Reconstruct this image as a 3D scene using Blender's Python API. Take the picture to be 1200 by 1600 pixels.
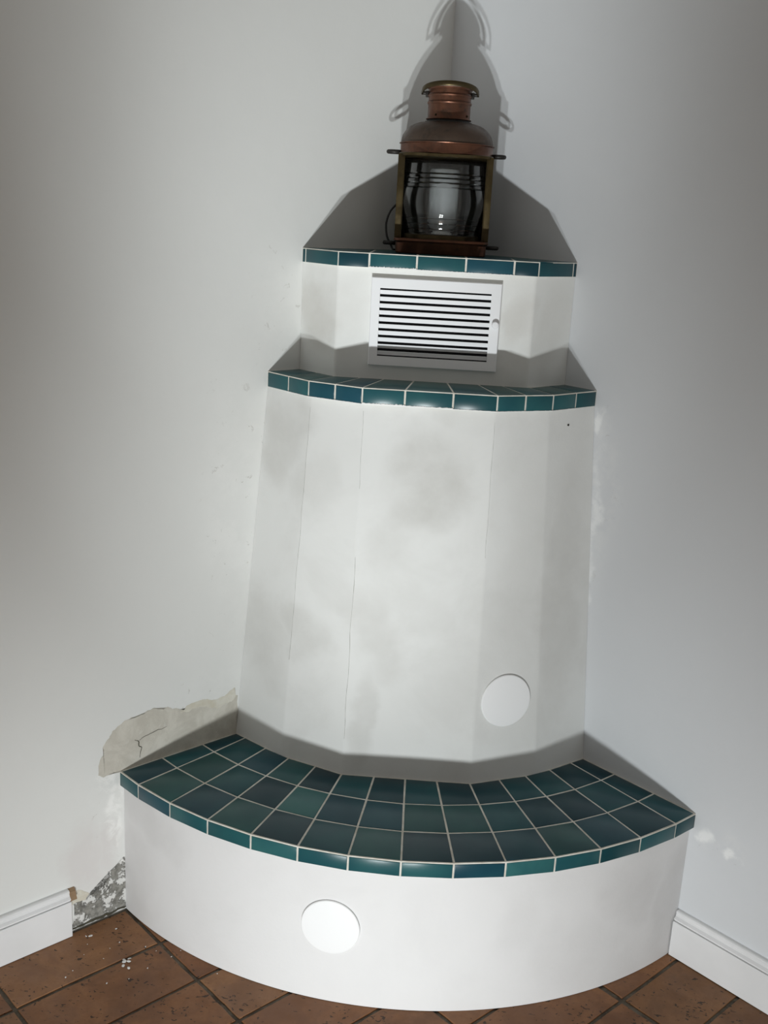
import bpy, bmesh, math, random
from mathutils import Vector, Matrix, noise

for o in list(bpy.data.objects):
    bpy.data.objects.remove(o, do_unlink=True)
scene = bpy.context.scene
C = scene.collection

# ------------------------------------------------------------------ camera
F_PX = 1673.74                                   # focal length in pixels of the 1200 x 1600 frame
cam_d = bpy.data.cameras.new('camera')
cam_d.sensor_fit = 'VERTICAL'
cam_d.sensor_height = 36.0
cam_d.lens = F_PX / 1600.0 * 36.0
cam_d.clip_start = 0.05
cam = bpy.data.objects.new('camera', cam_d)
C.objects.link(cam)
_fw = Vector((-0.0360, 0.9634, -0.2657)).normalized()
_up = Vector((-0.0638, 0.2632, 0.9626))
_rt = _fw.cross(_up).normalized()
_up = _rt.cross(_fw).normalized()
m = Matrix((_rt, _up, -_fw)).transposed().to_4x4()
m.translation = Vector((-0.0007, -2.5917, 1.4839))
cam.matrix_world = m
scene.camera = cam

# ------------------------------------------------------------------ world, lights, exposure
w = bpy.data.worlds.new('world')
scene.world = w
w.use_nodes = True
bg = w.node_tree.nodes['Background']
bg.inputs[0].default_value = (1.0, 0.955, 0.885, 1)
bg.inputs[1].default_value = 0.245

# a twin-headed work lamp standing on the floor in front of the fireplace (out of frame)
LAMP = Vector((-0.15, -2.24, 0.112))
# each head is split into three added beams, shaped to fit the wall brightness: a low flood, a beam up at the chamber and a tight one up at the lantern corner
BEAMS = ((4.0, -10.0, 0.84, 60.0, 36.0), (0.5, 34.0, 0.64, 26.0, 42.0), (-0.5, 46.0, 0.72, 20.0, 52.0))   # azimuth, elevation, width ratio, half angle, watts
for dx in (-0.10, 0.10):
    for az, el, sx, half, watts in BEAMS:
        ld = bpy.data.lights.new('work_lamp_head', 'SPOT')
        ld.energy = watts
        ld.color = (0.94, 0.99, 1.0)
        ld.spot_size = math.radians(2 * half)
        ld.spot_blend = 1.0
        ld.shadow_soft_size = 0.026
        lo = bpy.data.objects.new('work_lamp_head', ld)
        C.objects.link(lo)
        lo.location = LAMP + Vector((dx, 0, 0))
        a_, e_ = math.radians(az), math.radians(el)
        dr = Vector((math.sin(a_) * math.cos(e_), math.cos(a_) * math.cos(e_), math.sin(e_)))
        lo.rotation_euler = dr.to_track_quat('-Z', 'Y').to_euler()
        lo.scale = (sx, 1.0, 1.0)

vs = scene.view_settings
vs.view_transform = 'Standard'
vs.look = 'None'
vs.gamma = 1.0
vs.use_curve_mapping = False
vs.exposure = 0.0

# ------------------------------------------------------------------ frame of the room corner
S2 = 2 ** 0.5
UA = Vector((-1, -1, 0)) / S2        # along the left wall, away from the corner
VB = Vector((1, -1, 0)) / S2         # along the right wall, away from the corner
ZZ = Vector((0, 0, 1))


def W(u, v, z):
    return UA * u + VB * v + ZZ * z


rng = random.Random(7)

# ------------------------------------------------------------------ material helpers


class Mat:
    def __init__(self, name, color=(0.8, 0.8, 0.8), rough=0.6, metal=0.0, spec=0.5):
        self.m = bpy.data.materials.new(name)
        self.m.use_nodes = True
        self.nt = self.m.node_tree
        self.n = self.nt.nodes
        self.b = self.n['Principled BSDF']
        self.b.inputs['Base Color'].default_value = (*color, 1)
        self.b.inputs['Roughness'].default_value = rough
        self.b.inputs['Metallic'].default_value = metal
        self.b.inputs['Specular IOR Level'].default_value = spec
        self.tc = None

    def link(self, a, b):
        self.nt.links.new(a, b)

    def co(self):
        if not self.tc:
            self.tc = self.n.new('ShaderNodeTexCoord')
        return self.tc.outputs['Object']

    def noise(self, scale, detail=4, rough=0.55, dist=0.0, vec=None):
        t = self.n.new('ShaderNodeTexNoise')
        t.inputs['Scale'].default_value = scale
        t.inputs['Detail'].default_value = detail
        t.inputs['Roughness'].default_value = rough
        t.inputs['Distortion'].default_value = dist
        self.link(vec or self.co(), t.inputs['Vector'])
        return t.outputs['Fac']

    def ramp(self, fac, lo, hi, a=0.0, b=1.0, smooth=True):
        r = self.n.new('ShaderNodeMapRange')
        r.interpolation_type = 'SMOOTHSTEP' if smooth else 'LINEAR'
        r.inputs['From Min'].default_value = lo
        r.inputs['From Max'].default_value = hi
        r.inputs['To Min'].default_value = a
        r.inputs['To Max'].default_value = b
        self.link(fac, r.inputs['Value'])
        return r.outputs['Result']

    def math(self, op, a, b=None):
        k = self.n.new('ShaderNodeMath')
        k.operation = op
        for i, x in enumerate((a, b)):
            if x is None:
                continue
            if isinstance(x, (int, float)):
                k.inputs[i].default_value = x
            else:
                self.link(x, k.inputs[i])
        return k.outputs[0]

    def mix(self, fac, a, b, mode='MIX'):
        k = self.n.new('ShaderNodeMix')
        k.data_type = 'RGBA'
        k.blend_type = mode
        for i, x in ((0, fac), (6, a), (7, b)):
            if isinstance(x, (int, float)):
                k.inputs[i].default_value = x
            elif isinstance(x, tuple):
                k.inputs[i].default_value = (*x, 1)
            else:
                self.link(x, k.inputs[i])
        return k.outputs[2]

    def color(self, sock):
        self.link(sock, self.b.inputs['Base Color'])

    def bump(self, h, strength=0.3, dist=0.002, prev=None):
        k = self.n.new('ShaderNodeBump')
        k.inputs['Strength'].default_value = strength
        k.inputs['Distance'].default_value = dist
        self.link(h, k.inputs['Height'])
        if prev:
            self.link(prev, k.inputs['Normal'])
        self.link(k.outputs[0], self.b.inputs['Normal'])
        return k.outputs[0]

    def blobs(self, lst, warp=0.05, wscale=9.0):
        """stains with a shape of their own: list of (centre, radii, strength); noise-warped soft ellipsoids"""
        t = self.n.new('ShaderNodeTexNoise')
        t.inputs['Scale'].default_value = wscale
        t.inputs['Detail'].default_value = 5
        self.link(self.co(), t.inputs['Vector'])
        s = self.n.new('ShaderNodeVectorMath')
        s.operation = 'MULTIPLY_ADD'
        self.link(t.outputs['Color'], s.inputs[0])
        s.inputs[1].default_value = (2 * warp,) * 3
        s.inputs[2].default_value = (-warp,) * 3
        a = self.n.new('ShaderNodeVectorMath')
        a.operation = 'ADD'
        self.link(self.co(), a.inputs[0])
        self.link(s.outputs[0], a.inputs[1])
        acc = None
        for c, r, st in lst:
            d = self.n.new('ShaderNodeVectorMath')
            d.operation = 'SUBTRACT'
            self.link(a.outputs[0], d.inputs[0])
            d.inputs[1].default_value = c
            e = self.n.new('ShaderNodeVectorMath')
            e.operation = 'DIVIDE'
            self.link(d.outputs[0], e.inputs[0])
            e.inputs[1].default_value = r
            ln = self.n.new('ShaderNodeVectorMath')
            ln.operation = 'LENGTH'
            self.link(e.outputs[0], ln.inputs[0])
            v = self.ramp(ln.outputs['Value'], 0.45, 1.35, st, 0.0)
            acc = v if acc is None else self.math('MAXIMUM', acc, v)
        return acc


# wall paint
def wall_mat(name, base, scuffs, areas=()):
    M = Mat(name, base, 0.62, spec=0.3)
    big = M.ramp(M.noise(1.6, 4), 0.3, 0.75)
    c = M.mix(big, tuple(x * 0.965 for x in base), base)
    fine = M.ramp(M.noise(26, 6, 0.65), 0.35, 0.7)
    c = M.mix(M.math('MULTIPLY', fine, 0.22), c, tuple(x * 0.95 for x in base))
    if scuffs:
        msk = M.blobs(scuffs, 0.05, 6)
        v = M.ramp(M.noise(42, 6, 0.7, 0.6), 0.625, 0.66)
        c = M.mix(M.math('MULTIPLY', M.math('MULTIPLY', msk, v), 0.5), c, (0.36, 0.34, 0.30))
        v2 = M.ramp(M.noise(12, 6, 0.7), 0.4, 0.62)
        c = M.mix(M.math('MULTIPLY', M.math('MULTIPLY', msk, v2), 0.35), c, (0.86, 0.86, 0.84))
    for lst, col, lo_, hi_ in areas:                  # filler and smears: patches of another white
        mk = M.blobs(lst, 0.035, 16)
        tx = M.ramp(M.noise(24, 6, 0.7, 0.5), lo_, hi_)
        c = M.mix(M.math('MULTIPLY', mk, tx), c, col)
    M.color(c)
    n = M.bump(M.noise(6, 5, 0.6), 0.25, 0.006)
    M.bump(M.noise(140, 4, 0.6), 0.12, 0.001, n)
    return M.m


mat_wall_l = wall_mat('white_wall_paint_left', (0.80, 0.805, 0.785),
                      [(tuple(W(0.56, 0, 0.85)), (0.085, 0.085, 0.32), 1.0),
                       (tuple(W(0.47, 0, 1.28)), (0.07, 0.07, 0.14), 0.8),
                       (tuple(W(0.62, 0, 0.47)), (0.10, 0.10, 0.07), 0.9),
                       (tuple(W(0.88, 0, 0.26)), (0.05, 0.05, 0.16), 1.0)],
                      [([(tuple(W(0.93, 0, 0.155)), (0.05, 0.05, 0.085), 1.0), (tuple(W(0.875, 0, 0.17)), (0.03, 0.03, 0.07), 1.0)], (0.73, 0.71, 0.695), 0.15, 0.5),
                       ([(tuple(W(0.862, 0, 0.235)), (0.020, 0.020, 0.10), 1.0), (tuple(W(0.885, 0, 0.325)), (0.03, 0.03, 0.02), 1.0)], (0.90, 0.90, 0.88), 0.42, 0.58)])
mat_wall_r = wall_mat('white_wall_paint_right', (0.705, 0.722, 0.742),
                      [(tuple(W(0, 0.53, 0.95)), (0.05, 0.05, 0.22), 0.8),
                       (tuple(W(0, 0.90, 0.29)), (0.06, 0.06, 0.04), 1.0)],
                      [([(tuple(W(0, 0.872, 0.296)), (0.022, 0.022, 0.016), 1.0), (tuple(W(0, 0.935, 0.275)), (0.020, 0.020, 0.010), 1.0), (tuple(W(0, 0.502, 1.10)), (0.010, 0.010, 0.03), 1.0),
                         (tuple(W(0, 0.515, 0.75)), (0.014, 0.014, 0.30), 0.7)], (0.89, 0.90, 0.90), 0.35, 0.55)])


def plaster_mat(name, base, dark, stains, overall=0.5, tint=(1, 1, 1)):
    M = Mat(name, base, 0.75, spec=0.2)
    st = M.blobs(stains, 0.11, 5.5) if stains else None
    mott = M.ramp(M.noise(5.5, 6, 0.62, 0.4), 0.42, 0.72)
    c = M.mix(M.math('MULTIPLY', mott, overall), base, dark)
    if st is not None:
        tex = M.ramp(M.noise(17, 6, 0.65), 0.2, 0.75, 0.55, 1.0)
        c = M.mix(M.math('MULTIPLY', st, tex), c, dark)
    sp = M.ramp(M.noise(75, 5, 0.7), 0.70, 0.76)
    c = M.mix(M.math('MULTIPLY', sp, 0.25), c, tuple(x * 0.75 for x in dark))
    M.color(c)
    n = M.bump(M.noise(9, 5, 0.6), 0.3, 0.004)
    M.bump(M.noise(160, 5, 0.65), 0.2, 0.001, n)
    return M.m


mat_hood = plaster_mat('hood_plaster', (0.755, 0.76, 0.745), (0.575, 0.57, 0.545), [
    ((-0.005, -0.49, 0.975), (0.085, 0.2, 0.095), 0.85),
    ((-0.055, -0.50, 0.86), (0.055, 0.2, 0.06), 0.35),
    ((-0.085, -0.52, 0.645), (0.06, 0.2, 0.09), 0.55),
    ((0.045, -0.50, 0.70), (0.05, 0.2, 0.05), 0.25),
    ((-0.12, -0.54, 0.46), (0.03, 0.2, 0.12), 0.6),
    ((-0.235, -0.46, 0.62), (0.05, 0.2, 0.06), 0.55),
    ((-0.21, -0.45, 0.95), (0.04, 0.2, 0.07), 0.35),
    ((-0.33, -0.42, 0.60), (0.06, 0.2, 0.10), 0.5),
    ((-0.30, -0.40, 1.02), (0.05, 0.2, 0.10), 0.6),
    ((0.30, -0.43, 0.72), (0.05, 0.2, 0.32), 0.42),
    ((0.20, -0.46, 0.80), (0.06, 0.2, 0.30), 0.22),
    ((0.24, -0.45, 0.47), (0.08, 0.2, 0.12), 0.25),
    ((-0.02, -0.48, 1.115), (0.10, 0.2, 0.025), 0.35)], 0.30)
mat_chamber = plaster_mat('chamber_plaster', (0.78, 0.785, 0.765), (0.60, 0.585, 0.55), [
    ((-0.245, -0.33, 1.30), (0.05, 0.2, 0.07), 0.75),
    ((0.165, -0.37, 1.32), (0.035, 0.2, 0.06), 0.65),
    ((0.245, -0.33, 1.28), (0.06, 0.2, 0.10), 0.35)], 0.25)
mat_bench = plaster_mat('bench_plaster', (0.79, 0.785, 0.785), (0.60, 0.59, 0.585), [
    ((0.46, -0.70, 0.22), (0.07, 0.3, 0.08), 0.42),
    ((0.57, -0.62, 0.15), (0.06, 0.3, 0.12), 0.5),
    ((0.33, -0.77, 0.10), (0.10, 0.3, 0.09), 0.22),
    ((0.22, -0.81, 0.18), (0.05, 0.3, 0.10), 0.22),
    ((-0.52, -0.66, 0.25), (0.06, 0.3, 0.06), 0.35),
    ((-0.55, -0.63, 0.10), (0.05, 0.3, 0.09), 0.30)], 0.14)

# glazed tile: the object's own colour, slight mottling, glossy glaze
M = Mat('glazed_tile', rough=0.3, spec=0.32)
oi = M.n.new('ShaderNodeObjectInfo')
n1 = M.ramp(M.noise(14, 3, 0.5, 0.0), 0.3, 0.75)
c = M.mix(n1, M.mix(1.0, oi.outputs['Color'], (0.80, 0.84, 0.90), 'MULTIPLY'), M.mix(1.0, oi.outputs['Color'], (1.25, 1.14, 1.10), 'MULTIPLY'))
M.color(c)
M.bump(M.noise(7, 1, 0.3), 0.10, 0.004)
mat_tile = M.m

M = Mat('tile_grout', (0.70, 0.67, 0.60), 0.85, spec=0.2)
M.color(M.mix(M.ramp(M.noise(40, 5), 0.3, 0.7), (0.60, 0.57, 0.50), (0.76, 0.74, 0.68)))
M.bump(M.noise(220, 4), 0.4, 0.001)
mat_grout = M.m

M = Mat('white_paint_smear', (0.86, 0.86, 0.84), 0.6)
M.bump(M.noise(150, 4), 0.3, 0.001)
M.color(M.mix(M.noise(60), (0.84, 0.84, 0.82), (0.88, 0.88, 0.87)))
mat_smear = M.m

M = Mat('floor_grout', (0.12, 0.10, 0.08), 0.95, spec=0.1)
M.color(M.mix(M.ramp(M.noise(30, 6, 0.7), 0.3, 0.7), (0.085, 0.070, 0.055), (0.19, 0.165, 0.13)))
M.bump(M.noise(120, 5), 0.6, 0.002)
mat_fgrout = M.m

# terracotta floor tile with dark pits
M = Mat('terracotta_tile', rough=0.5, spec=0.35)
oi = M.n.new('ShaderNodeObjectInfo')
add = M.n.new('ShaderNodeVectorMath')
add.operation = 'ADD'
M.link(M.co(), add.inputs[0])
rv = M.n.new('ShaderNodeVectorMath')
rv.operation = 'SCALE'
rv.inputs[0].default_value = (7.3, 3.1, 5.7)
M.link(oi.outputs['Random'], rv.inputs['Scale'])
M.link(rv.outputs[0], add.inputs[1])
V = add.outputs[0]
big = M.ramp(M.noise(9, 5, 0.6, 0.5, V), 0.3, 0.72)
c = M.mix(big, M.mix(1.0, oi.outputs['Color'], (0.72, 0.74, 0.82), 'MULTIPLY'), M.mix(1.0, oi.outputs['Color'], (1.22, 1.25, 1.22), 'MULTIPLY'))
fine = M.ramp(M.noise(90, 6, 0.7, 0.0, V), 0.35, 0.7)
c = M.mix(M.math('MULTIPLY', fine, 0.35), c, M.mix(1.0, oi.outputs['Color'], (0.7, 0.66, 0.62), 'MULTIPLY'))
st = M.n.new('ShaderNodeMapping')
st.inputs['Scale'].default_value = (1.0, 1.5, 1.0)
st.inputs['Rotation'].default_value = (0, 0, 0.5)
M.link(V, st.inputs['Vector'])
pitn = M.noise(100, 2, 0.5, 0.6, st.outputs[0])
clus = M.ramp(M.noise(17, 3, 0.5, 0, V), 0.42, 0.66, 0.0, 0.10)
pit = M.ramp(M.math('ADD', pitn, clus), 0.685, 0.725)
c = M.mix(M.math('MULTIPLY', pit, 0.85), c, (0.028, 0.018, 0.012))
M.color(c)
M.link(M.ramp(M.noise(20, 4, 0.6, 0, V), 0.3, 0.7, 0.42, 0.62), M.b.inputs['Roughness'])
h = M.math('SUBTRACT', M.math('MULTIPLY', M.noise(45, 5, 0.6, 0, V), 0.35), pit)
M.bump(h, 0.5, 0.0015)
mat_floor_tile = M.m

M = Mat('white_gloss_paint', (0.82, 0.82, 0.825), 0.38, spec=0.45)
M.color(M.mix(M.ramp(M.noise(7, 4), 0.35, 0.7), (0.79, 0.79, 0.795), (0.84, 0.84, 0.845)))
M.bump(M.noise(40, 4), 0.08, 0.001)
mat_white = M.m

M = Mat('white_metal', (0.84, 0.845, 0.86), 0.35, spec=0.5)
M.color(M.mix(M.noise(30), (0.82, 0.825, 0.84), (0.86, 0.865, 0.88)))
mat_wmetal = M.m

M = Mat('white_plastic', (0.88, 0.885, 0.89), 0.4, spec=0.4)
M.color(M.mix(M.noise(12), (0.92, 0.925, 0.93), (0.94, 0.945, 0.95)))
mat_wplastic = M.m

M = Mat('dark_void', (0.012, 0.012, 0.014), 0.9, spec=0.1)
M.color(M.mix(M.noise(20), (0.010, 0.010, 0.012), (0.02, 0.02, 0.022)))
mat_void = M.m

# bare plaster where the paint has come off
M = Mat('bare_plaster', (0.55, 0.52, 0.46), 0.9, spec=0.1)
a = M.ramp(M.noise(16, 6, 0.65, 0.6), 0.35, 0.68)
c = M.mix(a, (0.56, 0.53, 0.465), (0.68, 0.65, 0.58))
b2 = M.ramp(M.noise(50, 6, 0.7), 0.60, 0.66)
c = M.mix(M.math('MULTIPLY', b2, 0.5), c, (0.68, 0.66, 0.60))
M.color(c)
n = M.bump(M.noise(24, 6, 0.65), 0.6, 0.004)
M.bump(M.noise(180, 5), 0.35, 0.001, n)
mat_bare = M.m

M = Mat('cream_plaster', (0.72, 0.69, 0.58), 0.9, spec=0.1)
c = M.mix(M.ramp(M.noise(22, 6, 0.65, 0.6), 0.35, 0.68), (0.64, 0.60, 0.50), (0.75, 0.73, 0.66))
M.color(c)
M.bump(M.noise(60, 6, 0.65), 0.6, 0.003)
mat_cream = M.m

M = Mat('crumbling_concrete', (0.3, 0.29, 0.27), 0.95, spec=0.1)
a = M.ramp(M.noise(38, 6, 0.7), 0.35, 0.65)
c = M.mix(a, (0.16, 0.155, 0.14), (0.36, 0.35, 0.32))
fl = M.ramp(M.noise(30, 8, 0.78, 0.3), 0.50, 0.525)
c = M.mix(fl, c, (0.76, 0.755, 0.73))
M.color(c)
n = M.bump(fl, 0.9, 0.003)
M.bump(M.noise(90, 6, 0.7), 0.8, 0.003, n)
mat_concrete = M.m

M = Mat('mouldy_crack', (0.05, 0.045, 0.035), 0.95, spec=0.1)
M.color(M.mix(M.noise(60), (0.03, 0.027, 0.02), (0.13, 0.12, 0.09)))
mat_crack = M.m

M = Mat('grey_hairline', (0.36, 0.355, 0.33), 0.9, spec=0.1)
M.color(M.mix(M.noise(80), (0.30, 0.295, 0.27), (0.45, 0.445, 0.42)))
mat_hair = M.m

M = Mat('raw_wood_end', (0.30, 0.20, 0.12), 0.8, spec=0.2)
M.color(M.mix(M.noise(120, 5), (0.22, 0.14, 0.08), (0.38, 0.26, 0.16)))
mat_wood = M.m


def metal_mat(name, c1, c2, c3, rough, metal):
    M = Mat(name, c1, rough, metal, 0.5)
    c = M.mix(M.ramp(M.noise(14, 6, 0.65, 0.7), 0.35, 0.68), c1, c2)
    c = M.mix(M.math('MULTIPLY', M.ramp(M.noise(55, 6, 0.7), 0.5, 0.72), 0.7), c, c3)
    M.color(c)
    M.link(M.ramp(M.noise(30, 5), 0.3, 0.7, rough - 0.1, rough + 0.18), M.b.inputs['Roughness'])
    n = M.bump(M.noise(11, 3), 0.25, 0.004)
    M.bump(M.noise(120, 5), 0.2, 0.001, n)
    return M.m


mat_copper = metal_mat('tarnished_copper', (0.115, 0.052, 0.033), (0.165, 0.070, 0.040), (0.045, 0.036, 0.028), 0.38, 0.75)
mat_dome = metal_mat('dull_copper', (0.070, 0.050, 0.038), (0.090, 0.060, 0.044), (0.040, 0.034, 0.028), 0.42, 0.6)
mat_brass = metal_mat('old_brass', (0.075, 0.055, 0.024), (0.055, 0.040, 0.018), (0.035, 0.028, 0.018), 0.38, 0.8)
mat_dark = metal_mat('blackened_metal', (0.022, 0.02, 0.018), (0.035, 0.03, 0.026), (0.012, 0.012, 0.012), 0.5, 0.5)
mat_inner = metal_mat('blackened_copper', (0.075, 0.068, 0.060), (0.10, 0.09, 0.08), (0.05, 0.045, 0.04), 0.6, 0.2)

M = Mat('clear_glass', (0.93, 0.96, 0.96), 0.06)
M.b.inputs['Transmission Weight'].default_value = 1.0
M.b.inputs['IOR'].default_value = 1.47
M.color(M.mix(M.ramp(M.noise(40, 5), 0.4, 0.8), (0.95, 0.975, 0.975), (0.86, 0.88, 0.87)))
mat_glass = M.m

M = Mat('opal_glass', (0.42, 0.43, 0.44), 0.35)
M.color(M.mix(M.noise(10), (0.40, 0.41, 0.42), (0.45, 0.46, 0.47)))
mat_opal = M.m

M = Mat('black_rubber', (0.012, 0.012, 0.012), 0.5)
M.color(M.mix(M.noise(30), (0.010, 0.010, 0.010), (0.018, 0.018, 0.018)))
mat_rubber = M.m

# ------------------------------------------------------------------ geometry helpers


def link_obj(name, me, mat, parent=None):
    o = bpy.data.objects.new(name, me)
    if mat and not me.materials:
        me.materials.append(mat)
    C.objects.link(o)
    if parent:
        o.parent = parent
    return o


def from_bm(name, bm, mat, parent=None, smooth=None):
    bmesh.ops.recalc_face_normals(bm, faces=bm.faces)
    me = bpy.data.meshes.new(name)
    bm.to_mesh(me)
    bm.free()
    if smooth is not None:
        for p in me.polygons:
            p.use_smooth = True
        me.set_sharp_from_angle(angle=math.radians(smooth))
    return link_obj(name, me, mat, parent)


def tag(o, label=None, cat=None, group=None, kind=None):
    if label:
        o['label'] = label
    if cat:
        o['category'] = cat
    if group:
        o['group'] = group
    if kind:
        o['kind'] = kind
    return o


def empty(name, loc=(0, 0, 0)):
    o = bpy.data.objects.new(name, None)
    o.empty_display_size = 0.05
    C.objects.link(o)
    o.location = loc
    return o


def inset(poly, d):
    """offset a convex planar polygon of 3-D points inwards by d (a number or one per edge)"""
    n = len(poly)
    nn = Vector((0, 0, 0))
    for i in range(n):
        nn += (poly[i] - poly[0]).cross(poly[(i + 1) % n] - poly[0])
    nn.normalize()
    ds = d if isinstance(d, (list, tuple)) else [d] * n
    lines = []
    for i in range(n):
        e = (poly[(i + 1) % n] - poly[i]).normalized()
        inn = nn.cross(e)
        lines.append((poly[i] + inn * ds[i], e, inn))
    out = []
    for i in range(n):
        p0, e0, n0 = lines[i - 1]
        p1, e1, n1 = lines[i]
        den = e0.dot(n1)
        if abs(den) < 1e-6:
            out.append(p1.copy())
            continue
        t = (p1 - p0).dot(n1) / den
        out.append(p0 + e0 * t)
    return out, nn


def add_prism(bm, poly, thick, bevel=0.0):
    """poly (counter-clockwise seen from outside) is the outer face; solid goes 'thick' inwards; rounded rim"""
    _, nn = inset(poly, 0)
    lay = []
    lay.append([p - nn * thick for p in poly])
    if bevel > 0:
        lay.append([p - nn * bevel for p in poly])
        a, _ = inset(poly, bevel * 0.35)
        lay.append([p - nn * bevel * 0.35 for p in a])
        a, _ = inset(poly, bevel)
        lay.append(a)
    else:
        lay.append([p.copy() for p in poly])
    vs_ = [[bm.verts.new(p) for p in l] for l in lay]
    k = len(poly)
    for a, b in zip(vs_[:-1], vs_[1:]):
        for i in range(k):
            bm.faces.new((a[i], a[(i + 1) % k], b[(i + 1) % k], b[i]))
    bm.faces.new(vs_[-1])
    bm.faces.new(list(reversed(vs_[0])))


def add_box(bm, lo, hi, bevel=0.0, mtx=None):
    x0, y0, z0 = lo
    x1, y1, z1 = hi
    g = bmesh.ops.create_cube(bm, size=1.0)
    for v in g['verts']:
        v.co = Vector(((x0 + x1) / 2 + v.co.x * (x1 - x0), (y0 + y1) / 2 + v.co.y * (y1 - y0), (z0 + z1) / 2 + v.co.z * (z1 - z0)))
        if mtx:
            v.co = mtx @ v.co
    if bevel:
        es = list({e for v in g['verts'] for e in v.link_edges})
        bmesh.ops.bevel(bm, geom=es, offset=bevel, segments=2, affect='EDGES', profile=0.6)


def add_lathe(bm, prof, seg=48, centre=(0, 0, 0), a0=0.0, a1=2 * math.pi, close=False, mtx=None):
    """revolve (r, z) profile about z; close joins the profile's ends"""
    full = abs(a1 - a0 - 2 * math.pi) < 1e-6
    k = seg if full else seg + 1
    rings = []
    c = Vector(centre)
    for r, z in prof:
        if r < 1e-6:
            p = c + Vector((0, 0, z))
            rings.append([bm.verts.new(mtx @ p if mtx else p)])
            continue
        row = []
        for i in range(k):
            a = a0 + (a1 - a0) * i / seg
            p = c + Vector((r * math.cos(a), r * math.sin(a), z))
            row.append(bm.verts.new(mtx @ p if mtx else p))
        rings.append(row)
    prs = list(zip(rings[:-1], rings[1:]))
    if close:
        prs.append((rings[-1], rings[0]))
    for a, b in prs:
        for i in range(seg):
            j = (i + 1) % k
            if len(a) == 1 and len(b) == 1:
                continue
            if len(a) == 1:
                bm.faces.new((a[0], b[j], b[i]))
            elif len(b) == 1:
                bm.faces.new((a[i], a[j], b[0]))
            else:
                bm.faces.new((a[i], a[j], b[j], b[i]))


def add_tube(bm, pts, r, seg=10, close=False, squash=None):
    """sweep a circle (or an ellipse squashed along z) along pts"""
    pts = [Vector(p) for p in pts]
    n = len(pts)
    rings = []
    ref = Vector((0, 0, 1))
    for i, p in enumerate(pts):
        if close:
            t = (pts[(i + 1) % n] - pts[i - 1]).normalized()
        else:
            t = (pts[min(i + 1, n - 1)] - pts[max(i - 1, 0)]).normalized()
        s = t.cross(ref)
        if s.length < 1e-3:
            s = t.cross(Vector((1, 0, 0)))
        s.normalize()
        q = s.cross(t).normalized()
        rs, rq = (r, r) if squash is None else (r, squash)
        rings.append([bm.verts.new(p + s * rs * math.cos(2 * math.pi * k / seg) + q * rq * math.sin(2 * math.pi * k / seg)) for k in range(seg)])
    rng_ = range(n) if close else range(n - 1)
    for i in rng_:
        a, b = rings[i], rings[(i + 1) % n]
        for k in range(seg):
            bm.faces.new((a[k], a[(k + 1) % seg], b[(k + 1) % seg], b[k]))
    if not close:
        bm.faces.new(rings[0])
        bm.faces.new(list(reversed(rings[-1])))


def smooth_path(pts, n=8):
    pts = [Vector(p) for p in pts]
    out = []
    for i in range(len(pts) - 1):
        p0, p1, p2, p3 = pts[max(i - 1, 0)], pts[i], pts[i + 1], pts[min(i + 2, len(pts) - 1)]
        for k in range(n):
            t = k / n
            out.append(0.5 * ((2 * p1) + (p2 - p0) * t + (2 * p0 - 5 * p1 + 4 * p2 - p3) * t * t + (3 * p1 - p0 - 3 * p2 + p3) * t ** 3))
    out.append(pts[-1])
    return out


# ------------------------------------------------------------------ room shell
EXT, HGT = 2.75, 2.7


def wall(name, p0, p1, out, mat):
    """a wall as a solid slab between two floor points, 'out' pointing away from the room"""
    bm = bmesh.new()
    a, b = Vector(p0), Vector(p1)
    c, d = b + out * 0.12, a + out * 0.12
    lo = [bm.verts.new(p + ZZ * -0.05) for p in (a, b, c, d)]
    hi = [bm.verts.new(p + ZZ * HGT) for p in (a, b, c, d)]
    for i in range(4):
        j = (i + 1) % 4
        bm.faces.new((lo[i], lo[j], hi[j], hi[i]))
    bm.faces.new(lo)
    bm.faces.new(hi)
    return tag(from_bm(name, bm, mat), kind='structure')


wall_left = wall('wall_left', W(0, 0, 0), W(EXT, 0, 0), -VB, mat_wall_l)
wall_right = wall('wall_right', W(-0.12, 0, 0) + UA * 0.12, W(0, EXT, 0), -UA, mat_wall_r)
wall_left['label'] = 'white painted wall left of the fireplace with bare plaster patches'
wall_right['label'] = 'smooth bluish white painted wall right of the fireplace'

bm = bmesh.new()
add_prism(bm, [W(0, 0, -0.0035), W(EXT, 0, -0.0035), W(EXT, EXT, -0.0035), W(0, EXT, -0.0035)], 0.05)
floor = tag(from_bm('floor', bm, mat_fgrout), 'brown terracotta tiled floor with dark grey joints', kind='structure')

# floor tiles: courses run along the left wall
TU, TV, GAP = 0.3125, 0.1430, 0.0075
U0, V0 = 0.215, 0.0045


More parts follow.
